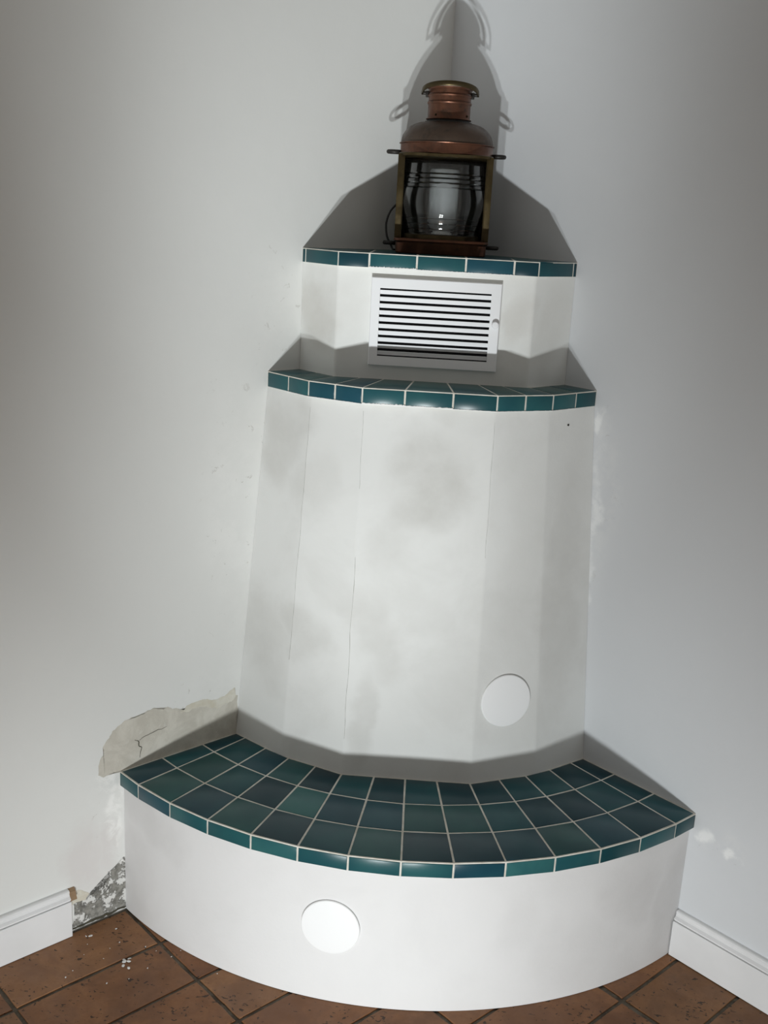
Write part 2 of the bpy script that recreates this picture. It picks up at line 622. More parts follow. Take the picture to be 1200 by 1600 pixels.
def tile_mesh(lu, lv, seed):
    r = random.Random(seed)
    bm_ = bmesh.new()
    n = 6
    pts = []
    cor = [(0, 0), (lu, 0), (lu, lv), (0, lv)]
    for i in range(4):
        a, b = cor[i], cor[(i + 1) % 4]
        for k in range(n):
            t = k / n
            x, y = a[0] + (b[0] - a[0]) * t, a[1] + (b[1] - a[1]) * t
            j = 0.0007
            pts.append(UA * (x + r.uniform(-j, j)) + VB * (y + r.uniform(-j, j)))
    cc = UA * (lu / 2) + VB * (lv / 2)
    lay = [(1.0, -0.010), (1.0, -0.0018), (0.994, -0.0005), (0.982, 0.0)]
    rows = [[bm_.verts.new(cc + (p - cc) * s + ZZ * z) for p in pts] for s, z in lay]
    k_ = len(pts)
    for a, b in zip(rows[:-1], rows[1:]):
        for i in range(k_):
            bm_.faces.new((a[i], a[(i + 1) % k_], b[(i + 1) % k_], b[i]))
    bm_.faces.new(rows[-1])
    bmesh.ops.recalc_face_normals(bm_, faces=bm_.faces)
    me = bpy.data.meshes.new('floor_tile')
    bm_.to_mesh(me)
    bm_.free()
    me.materials.append(mat_floor_tile)
    return me


full = [tile_mesh(TU - GAP, TV - GAP, s) for s in range(4)]
cut = tile_mesh(U0 - GAP - 0.002, TV - GAP, 11)
tones = [(0.245, 0.108, 0.046), (0.270, 0.122, 0.054), (0.225, 0.094, 0.040), (0.290, 0.140, 0.064), (0.255, 0.120, 0.052)]
for i in range(-1, 7):
    for j in range(0, 15):
        u0 = U0 + TU * i if i >= 0 else 0.002
        u1 = U0 + TU * (i + 1)
        v0 = V0 + TV * j
        if math.hypot(u1, v0 + TV) < 0.82:
            continue                              # wholly under the bench
        me = cut if i < 0 else full[(i * 3 + j * 5) % 4]
        o = link_obj('floor_tile', me, None, floor)
        o.location = W(u0 + (GAP / 2 if i >= 0 else 0), v0 + GAP / 2, rng.uniform(-0.0008, 0.0002))
        t = tones[rng.randrange(5)]
        f = rng.uniform(0.9, 1.12)
        o.color = (t[0] * f, t[1] * f, t[2] * f, 1)

# ------------------------------------------------------------------ baseboards
BB = [(0.0, 0.001), (0.0183, 0.001), (0.0183, 0.0800), (0.0170, 0.0822), (0.0138, 0.0830), (0.0138, 0.0848), (0.0160, 0.0860),
      (0.0160, 0.0885), (0.0135, 0.0905), (0.0110, 0.0925), (0.0098, 0.0955), (0.0098, 0.0985), (0.0105, 0.1010), (0.0095, 0.1035), (0.0065, 0.1050), (0.0, 0.1052)]


def sweep_profile(prof, s0, s1, along, out, bm_, r=0.0):
    n = len(prof)
    a = [bm_.verts.new(along * s0 + out * t + ZZ * z) for t, z in prof]
    b = [bm_.verts.new(along * s1 + out * t + ZZ * z) for t, z in prof]
    for i in range(n):
        bm_.faces.new((a[i], a[(i + 1) % n], b[(i + 1) % n], b[i]))
    bm_.faces.new(a)
    bm_.faces.new(b)


def split_board(name, s0, s1, along, out, label):
    e = empty(name)
    tag(e, label, None, None, 'structure')
    b1 = bmesh.new()
    sweep_profile([(t + (0.0004 if t == 0 else 0), z) for t, z in BB[:4]] + [(0.0004, 0.0822)], s0, s1, along, out, b1)
    from_bm('board', b1, mat_white, e)
    b2 = bmesh.new()
    sweep_profile([(0.0004, 0.0824)] + BB[4:-1] + [(0.0004, 0.1052)], s0, s1, along, out, b2)
    o = from_bm('moulding', b2, mat_white, e)
    return e, o


bl, _ = split_board('baseboard_left', 0.972, EXT - 0.1, UA, VB, 'white skirting board on left wall, sawn off short of bench')
b3 = bmesh.new()
sweep_profile([(0.0004, 0.0826), (0.0150, 0.0826), (0.0150, 0.0855), (0.0105, 0.0925), (0.0095, 0.1000), (0.0004, 0.1046)], 0.958, 0.9718, UA, VB, b3)
from_bm('raw_end', b3, mat_wood, bl)['label'] = 'bare brown wooden end of the moulding'
split_board('baseboard_right', 0.8415, EXT - 0.1, VB, UA, 'white moulded skirting board on right wall, meeting the bench')

# ------------------------------------------------------------------ damage on the left wall


def patch(name, outline, mat, proud, parent, jitter=0.006, sub=9, label=None, seed=1, on='L'):
    """thin irregular crust on a wall; outline in (distance from corner, height)"""
    r = random.Random(seed)
    pts = []
    n = len(outline)
    for i in range(n):
        a, b = outline[i], outline[(i + 1) % n]
        for k in range(sub):
            t = k / sub
            x, z = a[0] + (b[0] - a[0]) * t, a[1] + (b[1] - a[1]) * t
            q = noise.noise_vector(Vector((x * 38 + seed, z * 38, 0.3))) * jitter + noise.noise_vector(Vector((x * 130, z * 130 + seed, 1.3))) * jitter * 0.6
            pts.append((x + q.x, max(0.001, z + q.y)))
    bm_ = bmesh.new()
    al, ou = (UA, VB) if on == 'L' else (VB, UA)
    base = [bm_.verts.new(al * x + ZZ * z + ou * 0.0) for x, z in pts]
    top = [bm_.verts.new(al * x + ZZ * z + ou * proud) for x, z in pts]
    k_ = len(pts)
    for i in range(k_):
        bm_.faces.new((base[i], base[(i + 1) % k_], top[(i + 1) % k_], top[i]))
    f = bm_.faces.new(top)
    bmesh.ops.triangulate(bm_, faces=[f])
    o = from_bm(name, bm_, mat, parent)
    if label:
        o['label'] = label
    return o


beige = [(0.552, 0.425), (0.585, 0.420), (0.609, 0.416), (0.642, 0.430), (0.672, 0.431), (0.688, 0.426), (0.720, 0.446), (0.732, 0.452), (0.756, 0.450),
         (0.785, 0.455), (0.806, 0.447), (0.834, 0.446), (0.861, 0.436), (0.879, 0.411), (0.887, 0.377), (0.896, 0.354), (0.899, 0.340), (0.880, 0.333),
         (0.865, 0.338), (0.845, 0.332), (0.700, 0.326), (0.552, 0.326)]
patch('bare_plaster', beige, mat_bare, 0.0003, wall_left, 0.006, 8, 'bare beige plaster with a crack above the bench end', 3)
patch('cream_fringe', [(0.560, 0.446), (0.590, 0.438), (0.625, 0.436), (0.655, 0.442), (0.690, 0.436), (0.700, 0.424), (0.640, 0.424), (0.600, 0.411), (0.560, 0.418)],
      mat_cream, 0.0005, wall_left, 0.006, 8, 'cream plaster fringe along the bare patch', 8)
# crack in the bare plaster
bm = bmesh.new()


def crack(bm_, pts, wid, proud=0.0006):
    P = []
    for i in range(len(pts) - 1):
        for k in range(6):
            t = k / 6
            x = pts[i][0] + (pts[i + 1][0] - pts[i][0]) * t
            z = pts[i][1] + (pts[i + 1][1] - pts[i][1]) * t
            q = noise.noise_vector(Vector((x * 90, z * 90, 0))) * 0.004
            P.append((x + q.x, z + q.y))
    P.append(pts[-1])
    prev = None
    for i, (x, z) in enumerate(P):
        x2, z2 = P[min(i + 1, len(P) - 1)]
        x1, z1 = P[max(i - 1, 0)]
        d = Vector((x2 - x1, z2 - z1)).normalized()
        wv = wid * (0.35 + 0.65 * math.sin(math.pi * (i + 0.5) / len(P))) * (0.7 + 0.6 * abs(noise.noise(Vector((x * 200, z * 200, 5)))))
        a = bm_.verts.new(W(x - d.y * wv, 0, z + d.x * wv) + VB * proud)
        b = bm_.verts.new(W(x + d.y * wv, 0, z - d.x * wv) + VB * proud)
        if prev:
            bm_.faces.new((prev[0], prev[1], b, a))
        prev = (a, b)


crack(bm, [(0.800, 0.352), (0.798, 0.372), (0.803, 0.388), (0.812, 0.397)], 0.0012)
crack(bm, [(0.803, 0.390), (0.785, 0.398), (0.760, 0.402), (0.735, 0.405)], 0.0008)
from_bm('crack', bm, mat_crack, wall_left)
patch('crumbling_concrete', [(0.836, 0.128), (0.846, 0.124), (0.862, 0.114), (0.880, 0.108), (0.876, 0.092), (0.893, 0.074), (0.918, 0.066), (0.934, 0.062), (0.948, 0.070), (0.959, 0.060), (0.955, 0.033), (0.963, 0.004), (0.924, 0.001), (0.836, 0.001)],
      mat_concrete, 0.0004, wall_left, 0.006, 9, 'crumbling grey concrete with white paint flakes at floor level', 2)
patch('cream_plaster', [(0.990, 0.096), (0.965, 0.100), (0.944, 0.086), (0.922, 0.074), (0.930, 0.062), (0.951, 0.066), (0.963, 0.062), (0.964, 0.075), (0.985, 0.088)],
      mat_cream, 0.0006, wall_left, 0.004, 8, None, 6)
bm = bmesh.new()
crack(bm, [(0.970, 0.004), (0.935, 0.003), (0.900, 0.004), (0.870, 0.003), (0.838, 0.005)], 0.0035, 0.002)
from_bm('dark_gap', bm, mat_crack, wall_left)
# ------------------------------------------------------------------ the corner fireplace
fire = empty('corner_fireplace')
tag(fire, 'white plastered corner fireplace with tapering faceted hood and teal tiled ledges', 'fireplace')
HB, LIP = 0.336, 0.033


def pol(ang, r):
    a = math.radians(ang)
    return Vector((math.sin(a) * r, -math.cos(a) * r, 0))


def wall_safe(p, d=0.0006):
    """keep a plan point just off the two walls"""
    u, v = p.dot(UA), p.dot(VB)
    return UA * max(u, d) + VB * max(v, d)


# bench body: quarter drum, bottom to lip
bm = bmesh.new()
N = 72
RB = 0.8385
arc = [wall_safe(pol(-45 + 90 * i / N, RB)) for i in range(N + 1)]
ring = arc + [wall_safe(Vector((0, 0, 0)))]
lo = [bm.verts.new(p + ZZ * 0.0005) for p in ring]
hi = [bm.verts.new(p + ZZ * (HB - LIP + 0.004)) for p in ring]
k_ = len(ring)
for i in range(k_):
    bm.faces.new((lo[i], lo[(i + 1) % k_], hi[(i + 1) % k_], hi[i]))
bm.faces.new(hi)
bm.faces.new(lo)
bench = from_bm('bench_base', bm, mat_bench, fire, smooth=30)
bench['label'] = 'smooth white curved bench front'

A_F = [-45, -40.2, -33.4, -26.65, -19.9, -13.3, -6.65, 0.05, 6.7, 13.4, 20.13, 26.85, 33.5, 40.4, 45]
A_1 = [-45, -40.5, -33.67, -26.85, -20.05, -13.5, -6.77, 0.0, 6.76, 13.58, 20.45, 27.05, 33.67, 40.55, 45]
A_2 = [-45, -40.9, -34.0, -27.15, -20.3, -13.8, -6.9, -0.08, 6.78, 13.72, 20.65, 27.15, 33.75, 40.65, 45]
A_B = [-45, -41.6, -34.7, -27.7, -20.7, -14.15, -7.1, -0.15, 6.85, 13.95, 20.95, 27.45, 34.2, 40.75, 45]
hood_base = [Vector((-.3925, -.3925, 0)), Vector((-.2760, -.4830, 0)), Vector((-.1366, -.5445, 0)), Vector((.1366, -.5445, 0)), Vector((.2775, -.4850, 0)), Vector((.3945, -.3945, 0))]
hood_top = [Vector((-.3450, -.3450, 0)), Vector((-.2420, -.4300, 0)), Vector((-.1310, -.4790, 0)), Vector((.1310, -.4790, 0)), Vector((.2420, -.4300, 0)), Vector((.3450, -.3450, 0))]


def on_poly(poly, ang):
    d = pol(ang, 1.0)
    for a, b in zip(poly[:-1], poly[1:]):
        e = b - a
        den = d.x * e.y - d.y * e.x
        if abs(den) < 1e-9:
            continue
        t = (a.x * e.y - a.y * e.x) / den
        s = (a.x * d.y - a.y * d.x) / den
        if t > 0 and -0.02 <= s <= 1.02:
            return d * t
    return d * poly[0].length


R_F, R_1, R_2 = 0.849, 0.748, 0.646
rowF = [pol(a, R_F) for a in A_F]
row1 = [pol(a, R_1) for a in A_1]
row2 = [pol(a, R_2) for a in A_2]
rowB = [on_poly(hood_base, a) for a in A_B]


def ledge_bed(name, outline, z0, z1, parent, inner=None):
    """the grouted slab that carries the tiles"""
    bm_ = bmesh.new()
    o_ = [wall_safe(p * (1 - 0.0013 / p.length)) for p in outline] + [wall_safe(Vector((0, 0, 0)))]
    add_prism(bm_, [p + ZZ * z1 for p in o_], z1 - z0)
    return from_bm(name, bm_, mat_grout, parent)


PAL = {'n': (0.008, 0.046, 0.060), 'd': (0.007, 0.052, 0.066), 't': (0.011, 0.080, 0.092), 'g': (0.018, 0.088, 0.088), 'l': (0.030, 0.125, 0.125), 'b': (0.010, 0.064, 0.084)}


def tile(poly, z, parent, col, g=0.0017, edges=None, thick=0.007, bevel=0.0014, tilt=0.0):
    """one glazed tile; poly counter-clockwise from above at height z"""
    q = [wall_safe(p) + ZZ * z for p in poly]
    nn = Vector((0, 0, 0))
    for i in range(len(q)):
        nn += (q[i] - q[0]).cross(q[(i + 1) % len(q)] - q[0])
    if nn.z < 0:
        q.reverse()
        if edges:
            n_ = len(edges)
            edges = [edges[(n_ - 2 - i) % n_] for i in range(n_)]
    q, _ = inset(q, edges if edges else g)
    bm_ = bmesh.new()
    add_prism(bm_, q, thick, bevel)
    if tilt:
        cc = sum(q, Vector()) / len(q)
        tm = Matrix.Translation(cc) @ Matrix.Rotation(rng.uniform(-tilt, tilt), 4, 'X') @ Matrix.Rotation(rng.uniform(-tilt, tilt), 4, 'Y') @ Matrix.Translation(-cc)
        bm_.transform(tm)
    o = from_bm('tile', bm_, mat_tile, parent, smooth=50)
    f = rng.uniform(0.9, 1.1)
    o.color = (col[0] * f, col[1] * f, col[2] * f, 1)
    return o


def lip_tile(a, b, z0, z1, parent, col, g=0.0019, top_gap=0.0036, thick=0.006):
    a, b = wall_safe(a), wall_safe(b)
    p = [a + ZZ * z0, b + ZZ * z0, b + ZZ * z1, a + ZZ * z1]
    nn = (p[1] - p[0]).cross(p[2] - p[0])
    if nn.dot(Vector(((a + b).x, (a + b).y, 0))) < 0:
        p = [p[1], p[0], p[3], p[2]]
    e = [0.0003, g, top_gap, g]
    q, _ = inset(p, e)
    bm_ = bmesh.new()
    add_prism(bm_, q, thick, 0.0010)
    o = from_bm('tile', bm_, mat_tile, parent, smooth=50)
    f = rng.uniform(0.92, 1.1)
    o.color = (col[0] * f, col[1] * f, col[2] * f, 1)
    return o


bench_ledge = ledge_bed('bench_ledge', rowF, HB - LIP, HB - 0.0009, fire)
bench_ledge['label'] = 'teal tiled bench seat with pale grout'
SHA = ['bgbgntgnnbgbdt', 'tgtnlbbggtnntd', 'dtbgntdtddttdn']
for r, (outer, inn) in enumerate(((rowF, row1), (row1, row2), (row2, rowB))):
    for i in range(14):
        poly = [outer[i], outer[i + 1], inn[i + 1], inn[i]]
        g = 0.0017
        eo = 0.0038 if r == 0 else g
        ei = 0.0030 if r == 2 else g
        eL = 0.0040 if i == 0 else g
        eR = 0.0040 if i == 13 else g
        tile(poly, HB, bench_ledge, PAL[SHA[r][i]], edges=[eo, eR, ei, eL], tilt=0.006)
LIPC = 'tbttltttbltdtd'
LPAL = {'t': (0.018, 0.092, 0.102), 'b': (0.013, 0.070, 0.096), 'l': (0.028, 0.120, 0.124), 'd': (0.010, 0.064, 0.075), 'n': (0.008, 0.050, 0.066)}  # lighter version of PAL for the lips: their front lighting is put into the colour
for i in range(14):
    lip_tile(rowF[i], rowF[i + 1], HB - LIP, HB, bench_ledge, LPAL[LIPC[i]])

# hood: five tapering facets


def faceted(name, base, top, z0, z1, mat, parent):
    bm_ = bmesh.new()
    lo_ = [wall_safe(p) + ZZ * z0 for p in base] + [wall_safe(Vector((0, 0, 0))) + ZZ * z0]
    hi_ = [wall_safe(p) + ZZ * z1 for p in top] + [wall_safe(Vector((0, 0, 0))) + ZZ * z1]
    n = len(lo_)
    a = [bm_.verts.new(p) for p in lo_]
    b = [bm_.verts.new(p) for p in hi_]
    for i in range(n):
        bm_.faces.new((a[i], a[(i + 1) % n], b[(i + 1) % n], b[i]))
    bm_.faces.new(b)
    bm_.faces.new(list(reversed(a)))
    es = []
    for i in range(1, len(base) - 1):
        es += [e for e in a[i].link_edges if e.other_vert(a[i]) is b[i]]
    bmesh.ops.bevel(bm_, geom=es, offset=0.004, segments=3, affect='EDGES', profile=0.5)
    return from_bm(name, bm_, mat, parent, smooth=8)


ZM, ZT = 1.157, 1.4125
hood = faceted('hood', hood_base, hood_top, HB - 0.0008, ZM - LIP + 0.002, mat_hood, fire)
hood['label'] = 'tapering five-sided plaster hood with grey damp stains'
bm = bmesh.new()
fa, fb, fc = hood_base[4], hood_base[5], hood_top[4]
fn = (fb - fa).cross((fc - fa) + ZZ * 0.79).normalized()
if fn.y > 0:
    fn = -fn
t_ = (1.0895 - HB) / (ZM - LIP - HB)
hp = fa.lerp(hood_top[4], t_).lerp(fb.lerp(hood_top[5], t_), 0.42) + ZZ * 1.0895
add_lathe(bm, [(0.0, 0.0015), (0.0022, 0.0012), (0.0028, -0.002), (0.0, -0.002)], 12, mtx=Matrix.Translation(hp) @ fn.to_track_quat('Z', 'Y').to_matrix().to_4x4())
from_bm('screw', bm, mat_dark, hood, smooth=40)

# hairline cracks down the hood's left-hand arrises
for vi, t0, t1, wd in ((1, 0.28, 0.97, 0.0008), (2, 0.10, 0.60, 0.0009), (2, 0.78, 0.98, 0.0006), (3, 0.62, 0.97, 0.0005)):
    b0, b1 = hood_base[vi] + ZZ * HB, hood_top[vi] + ZZ * (ZM - LIP)
    nrm_ = Vector((b0.x, b0.y * 1.0, 0)).normalized()
    sd_ = Vector((-nrm_.y, nrm_.x, 0))
    bm = bmesh.new()
    prev = None
    for k in range(41):
        t = t0 + (t1 - t0) * k / 40
        p = b0.lerp(b1, t) - nrm_ * 0.0002 + sd_ * 0.0022 * noise.noise(Vector((t * 14, vi, 0.5)))
        h_ = wd * (0.25 + 0.9 * abs(noise.noise(Vector((t * 30, vi * 3.1, 2.0)))))
        a, b = bm.verts.new(p - sd_ * h_), bm.verts.new(p + sd_ * h_)
        if prev:
            bm.faces.new((prev[0], prev[1], b, a))
        prev = (a, b)
    from_bm('hairline_crack', bm, mat_hair, hood)

# mantel ledge
man = [Vector((-.3468, -.3468, 0)), Vector((-.2480, -.4430, 0)), Vector((-.1350, -.4925, 0)), Vector((.1330, -.4915, 0)), Vector((.2480, -.4400, 0)), Vector((.3470, -.3470, 0))]
box_pl = [Vector((-.2860, -.2860, 0)), Vector((-.2035, -.3640, 0)), Vector((.1980, -.3640, 0)), Vector((.2860, -.2860, 0))]
man_j = [man[0], man[0].lerp(man[1], 0.52), man[1], man[1].lerp(man[2], 0.50), man[2], Vector((-.0500, -.4923, 0)), Vector((.0455, -.4920, 0)), man[3],
         man[3].lerp(man[4], 0.50), man[4], man[4].lerp(man[5], 0.52), man[5]]
mantel = ledge_bed('mantel_ledge', man, ZM - LIP, ZM - 0.0009, fire)
mantel['label'] = 'narrow teal tiled mantel ledge above the hood'
MC = 'bntdtltdttb'
for i in range(11):
    a, b = man_j[i], man_j[i + 1]
    aa = math.degrees(math.atan2(a.x, -a.y))
    ab = math.degrees(math.atan2(b.x, -b.y))
    ia, ib = on_poly(box_pl, aa), on_poly(box_pl, ab)
    poly = [a, b, ib, ia]
    g = 0.0016
    tile(poly, ZM, mantel, PAL['tgtbgltgtgt'[i]], edges=[0.0034, 0.003 if i == 10 else g, 0.002, 0.003 if i == 0 else g], tilt=0.002)
for i in range(11):
    lip_tile(man_j[i], man_j[i + 1], ZM - LIP, ZM, mantel, LPAL['ttbbttdtttd'[i] if i < 11 else 't'], top_gap=0.0030)

# upper chamber
chamber = faceted('upper_chamber', box_pl, box_pl, ZM - 0.0008, ZT - 0.028, mat_chamber, fire)
chamber['label'] = 'short three-sided plaster chamber between the two ledges'

# top ledge
top_pl = [Vector((-.2885, -.2885, 0)), Vector((-.2045, -.3755, 0)), Vector((.2025, -.3755, 0)), Vector((.2885, -.2885, 0))]
LT = 0.0295
top_ledge = ledge_bed('top_ledge', top_pl, ZT - LT, ZT - 0.0009, fire)
top_ledge['label'] = 'teal tiled top ledge under the lantern'
tj = [top_pl[0], top_pl[0].lerp(top_pl[1], 0.10), top_pl[1], Vector((-.1405, -.3755, 0)), Vector((-.0443, -.3755, 0)), Vector((.0547, -.3755, 0)), Vector((.1520, -.3755, 0)), top_pl[2],
      top_pl[2].lerp(top_pl[3], 0.90), top_pl[3]]
TC = 'ddntltdbn'
for i in range(9):
    lip_tile(tj[i], tj[i + 1], ZT - LT, ZT, top_ledge, LPAL['ddnttbndn'[i]], top_gap=0.0028)
# its top face: square tiles in three courses
ys = [-.3755, -.262, -.162, -.062]
for r in range(3):
    ya, yb = ys[r], ys[r + 1]
    xs = [-.1405, -.0443, .0547, .1520]
    xs = [-9] + [x for x in xs if abs(x) < -yb - 0.02] + [9]
    for i in range(len(xs) - 1):
        lim_a = min(-ya, 0.2045 if r == 0 else 9)
        xa0, xa1 = max(xs[i], -lim_a), min(xs[i + 1], lim_a)
        xb0, xb1 = max(xs[i], yb), min(xs[i + 1], -yb)
        poly = [Vector((xa0, ya, 0)), Vector((xa1, ya, 0)), Vector((xb1, yb, 0)), Vector((xb0, yb, 0))]
        if r == 0 and i == 0:
            poly = [poly[0], poly[1], poly[2], poly[3], Vector((-.2885, -.2885, 0))]
        elif r == 0 and i == len(xs) - 2:
            poly = [poly[0], poly[1], Vector((.2885, -.2885, 0)), poly[2], poly[3]]
        tile(poly, ZT, top_ledge, PAL['tdgbt'[(i + r) % 5]], g=0.0022, tilt=0.0)

# white paint smeared over the lower edge of some lip tiles


def smear(a, b, z, parent, seed, hgt=0.003):
    r = random.Random(seed)
    d = (b - a)
    n_ = Vector((d.y, -d.x, 0)).normalized()
    if n_.dot(a + b) < 0:
        n_ = -n_
    k = 44
    bm_ = bmesh.new()
    rows = []
    for i in range(k + 1):
        p = a + d * (i / k)
        h_ = hgt * (0.35 + 0.9 * abs(noise.noise(Vector((i * 0.55 + seed * 9, 0.2, seed))))) + r.uniform(0, 0.0007)
        rows.append([bm_.verts.new(p + n_ * o_ + ZZ * zz) for o_, zz in ((-0.004, z - 0.0012), (0.0011, z - 0.0012), (0.0011, z + h_ * 0.7), (0.0003, z + h_), (-0.003, z + h_))])
    for p, q in zip(rows[:-1], rows[1:]):
        for j in range(5):
            bm_.faces.new((p[j], p[(j + 1) % 5], q[(j + 1) % 5], q[j]))
    bm_.faces.new(rows[0])
    bm_.faces.new(rows[-1])
    return from_bm('paint_smear', bm_, mat_smear, parent)


smear(man_j[4], man_j[5], ZM - LIP, mantel, 1, 0.0042)
smear(man_j[5], man_j[6], ZM - LIP, mantel, 2, 0.0036)
smear(tj[3], tj[4], ZT - LT, top_ledge, 3, 0.0040)
for i in (4, 5):
    smear(tj[i], tj[i + 1], ZT - LT, top_ledge, 4 + i, 0.0012)
for i in (1, 2, 3, 6, 7, 8, 9):
    smear(man_j[i], man_j[i + 1], ZM - LIP, mantel, 20 + i, 0.0010)

# ------------------------------------------------------------------ ventilation grille on the chamber
vent = empty('vent_grille', (-0.0015, -0.3640, 1.1860))
tag(vent, 'white louvred metal ventilation grille with small knob below the lantern ledge', 'vent')
GW, GH = 0.2650, 0.1790
ox0, ox1, oz0, oz1 = -0.1150, 0.1130, 0.0190, 0.1585
bm = bmesh.new()
D = 0.012
outer = [(-GW / 2, 0), (GW / 2, 0), (GW / 2, GH), (-GW / 2, GH)]
inner = [(ox0, oz0), (ox1, oz0), (ox1, oz1), (ox0, oz1)]


def fring(y, pts, d=0.0):
    cx = sum(p[0] for p in pts) / 4
    cz = sum(p[1] for p in pts) / 4
    return [bm.verts.new((p[0] - math.copysign(d, p[0] - cx), y, p[1] - math.copysign(d, p[1] - cz))) for p in pts]


seq = [fring(-0.0004, outer), fring(-D + 0.002, outer), fring(-D, outer, 0.0015), fring(-D, inner, -0.001), fring(-D + 0.001, inner), fring(-0.0004, inner)]
for a, b in zip(seq, seq[1:] + seq[:1]):
    for i in range(4):
        bm.faces.new((a[i], a[(i + 1) % 4], b[(i + 1) % 4], b[i]))
from_bm('frame', bm, mat_wmetal, vent)
bm = bmesh.new()
add_box(bm, (ox0 - 0.002, -0.0016, oz0 - 0.002), (ox1 + 0.002, -0.0005, oz1 + 0.002))
from_bm('duct_shade_sheet', bm, mat_void, vent)  # black sheet painted in place of the unlit opening behind the slats
bm = bmesh.new()
sl = 0.0090
prof = [(-0.0100, sl), (-0.0100, sl - 0.0008), (-0.0024, 0.0), (-0.0018, 0.0006), (-0.0094, sl + 0.0002)]
a = [bm.verts.new((ox0 - 0.0005, y, z)) for y, z in prof]
b = [bm.verts.new((ox1 + 0.0005, y, z)) for y, z in prof]
for i in range(5):
    bm.faces.new((a[i], a[(i + 1) % 5], b[(i + 1) % 5], b[i]))
bm.faces.new(a)
bm.faces.new(b)
s0 = from_bm('slat', bm, mat_wmetal, vent)
pitch = (oz1 - oz0 - 0.0025) / 10.0
for k in range(10):
    o = s0 if k == 0 else s0.copy()
    if k:
        C.objects.link(o)
        o.parent = vent
    o.location = (0, 0, oz0 + 0.0025 + pitch * k)
bm = bmesh.new()
add_lathe(bm, [(0.0, 0.0), (0.0072, 0.0), (0.0072, 0.0085), (0.0062, 0.0100), (0.0, 0.0105)], 24, mtx=Matrix.Translation((0.1235, -D, 0.0965)) @ Matrix.Rotation(math.radians(90), 4, 'X'))
from_bm('knob', bm, mat_wmetal, vent, smooth=40)

# ------------------------------------------------------------------ round covers


def cover(loc, nrm, label, rad):
    bm_ = bmesh.new()
    add_lathe(bm_, [(0.0, 0.0), (rad - 0.0015, 0.0), (rad, 0.0008), (rad, 0.0028), (rad - 0.0012, 0.0042), (rad - 0.004, 0.0048), (0.0, 0.0054)], 72)
    o = from_bm('round_cover', bm_, mat_wplastic, None, smooth=35)
    q = nrm.to_track_quat('Z', 'Y')
    o.rotation_euler = q.to_euler()
    o.location = loc
    tag(o, label, 'cover')
    return o


ca = -8.65
cn = pol(ca, 1.0)
cover(cn * (RB + 0.0002) + ZZ * 0.1695, cn, 'round white cover plate low on the curved bench front', 0.0580)
fa, fb = hood_base[3], hood_base[4]
fc = hood_top[3] + ZZ * (ZM - LIP + 0.002 - HB)
fn = (fb - fa).cross(fc - fa).normalized()
if fn.y > 0:
    fn = -fn
pc = Vector((0.1985, -0.5025, 0.513))
p0 = fa + ZZ * HB
pc = pc - fn * (pc - p0).dot(fn) + fn * 0.0004
cover(pc, fn, 'round white cover plate on the plaster hood above the bench', 0.0572)

# ------------------------------------------------------------------ ship's lantern on the top ledge
LX, LY, LZ = 0.0010, -0.2180, ZT + 0.0004
lan = empty('ship_lantern', (LX, LY, LZ))
tag(lan, 'tarnished copper ship lantern with ribbed clear lens standing on the top ledge', 'lantern')
HWID, HDEP = 0.0975, 0.0940                    # half width, half depth of the body


def zl(z):
    return z - 1.4115


def rect(hw, hd, z, r=0.030):
    """plan outline with well-rounded front corners and tight back ones, counter-clockwise"""
    out = []
    for cx, cy, a0, rr in ((hw, hd, 0, 0.006), (-hw, hd, 90, 0.006), (-hw, -hd, 180, r), (hw, -hd, 270, r)):
        ox, oy = cx - math.copysign(rr, cx), cy - math.copysign(rr, cy)
        for k in range(7):
            a = math.radians(a0 + 15 * k)
            out.append(Vector((ox + rr * math.cos(a), oy + rr * math.sin(a), z)))
    return out


def stack(bm_, layers):
    rows_ = [[bm_.verts.new(p) for p in l] for l in layers]
    n_ = len(rows_[0])
    for a, b in zip(rows_[:-1], rows_[1:]):
        for i in range(n_):
            bm_.faces.new((a[i], a[(i + 1) % n_], b[(i + 1) % n_], b[i]))
    bm_.faces.new(rows_[-1])
    bm_.faces.new(list(reversed(rows_[0])))


bm = bmesh.new()                               # base tray with rolled rim
lay = [(0.0925, 0.0), (0.0940, 0.002), (0.0945, 0.021), (0.0965, 0.0235), (0.0985, 0.0255), (0.0985, 0.0290), (0.0965, 0.0305), (0.0930, 0.0300), (0.0925, 0.0260)]
stack(bm, [rect(h_, h_ - 0.0035, z, 0.020) for h_, z in lay])
from_bm('base_tray', bm, mat_copper, lan, smooth=40)

zb, zt = 0.0300, zl(1.6085)
for sx in (-1, 1):                             # four corner posts: angle strips
    for sy in (-1, 1):
        bm = bmesh.new()
        wdt = 0.0130 if sy < 0 else 0.020
        hd_ = 0.0720 if sy < 0 else HDEP
        x0, x1 = sorted((sx * HWID, sx * (HWID - wdt)))
        y0, y1 = sorted((sy * hd_, sy * (hd_ - 0.0025)))
        add_box(bm, (x0, y0, zb), (x1, y1, zt), 0.0006)
        x0, x1 = sorted((sx * HWID, sx * (HWID - 0.0025)))
        y0, y1 = sorted((sy * (hd_ - 0.0025), sy * (hd_ - 0.022)))
        add_box(bm, (x0, y0, zb), (x1, y1, zt), 0.0006)
        if sy < 0:                             # bright inner bead along the front edge
            add_tube(bm, [(sx * (HWID - wdt), sy * hd_, zb), (sx * (HWID - wdt), sy * hd_, zt)], 0.0012, 8)
        from_bm('corner_post', bm, mat_brass if sy < 0 else mat_inner, lan, smooth=40)
bm = bmesh.new()
add_box(bm, (-HWID + 0.002, HDEP - 0.005, zb), (HWID - 0.002, HDEP - 0.0028, zt))
from_bm('back_panel', bm, mat_inner, lan)
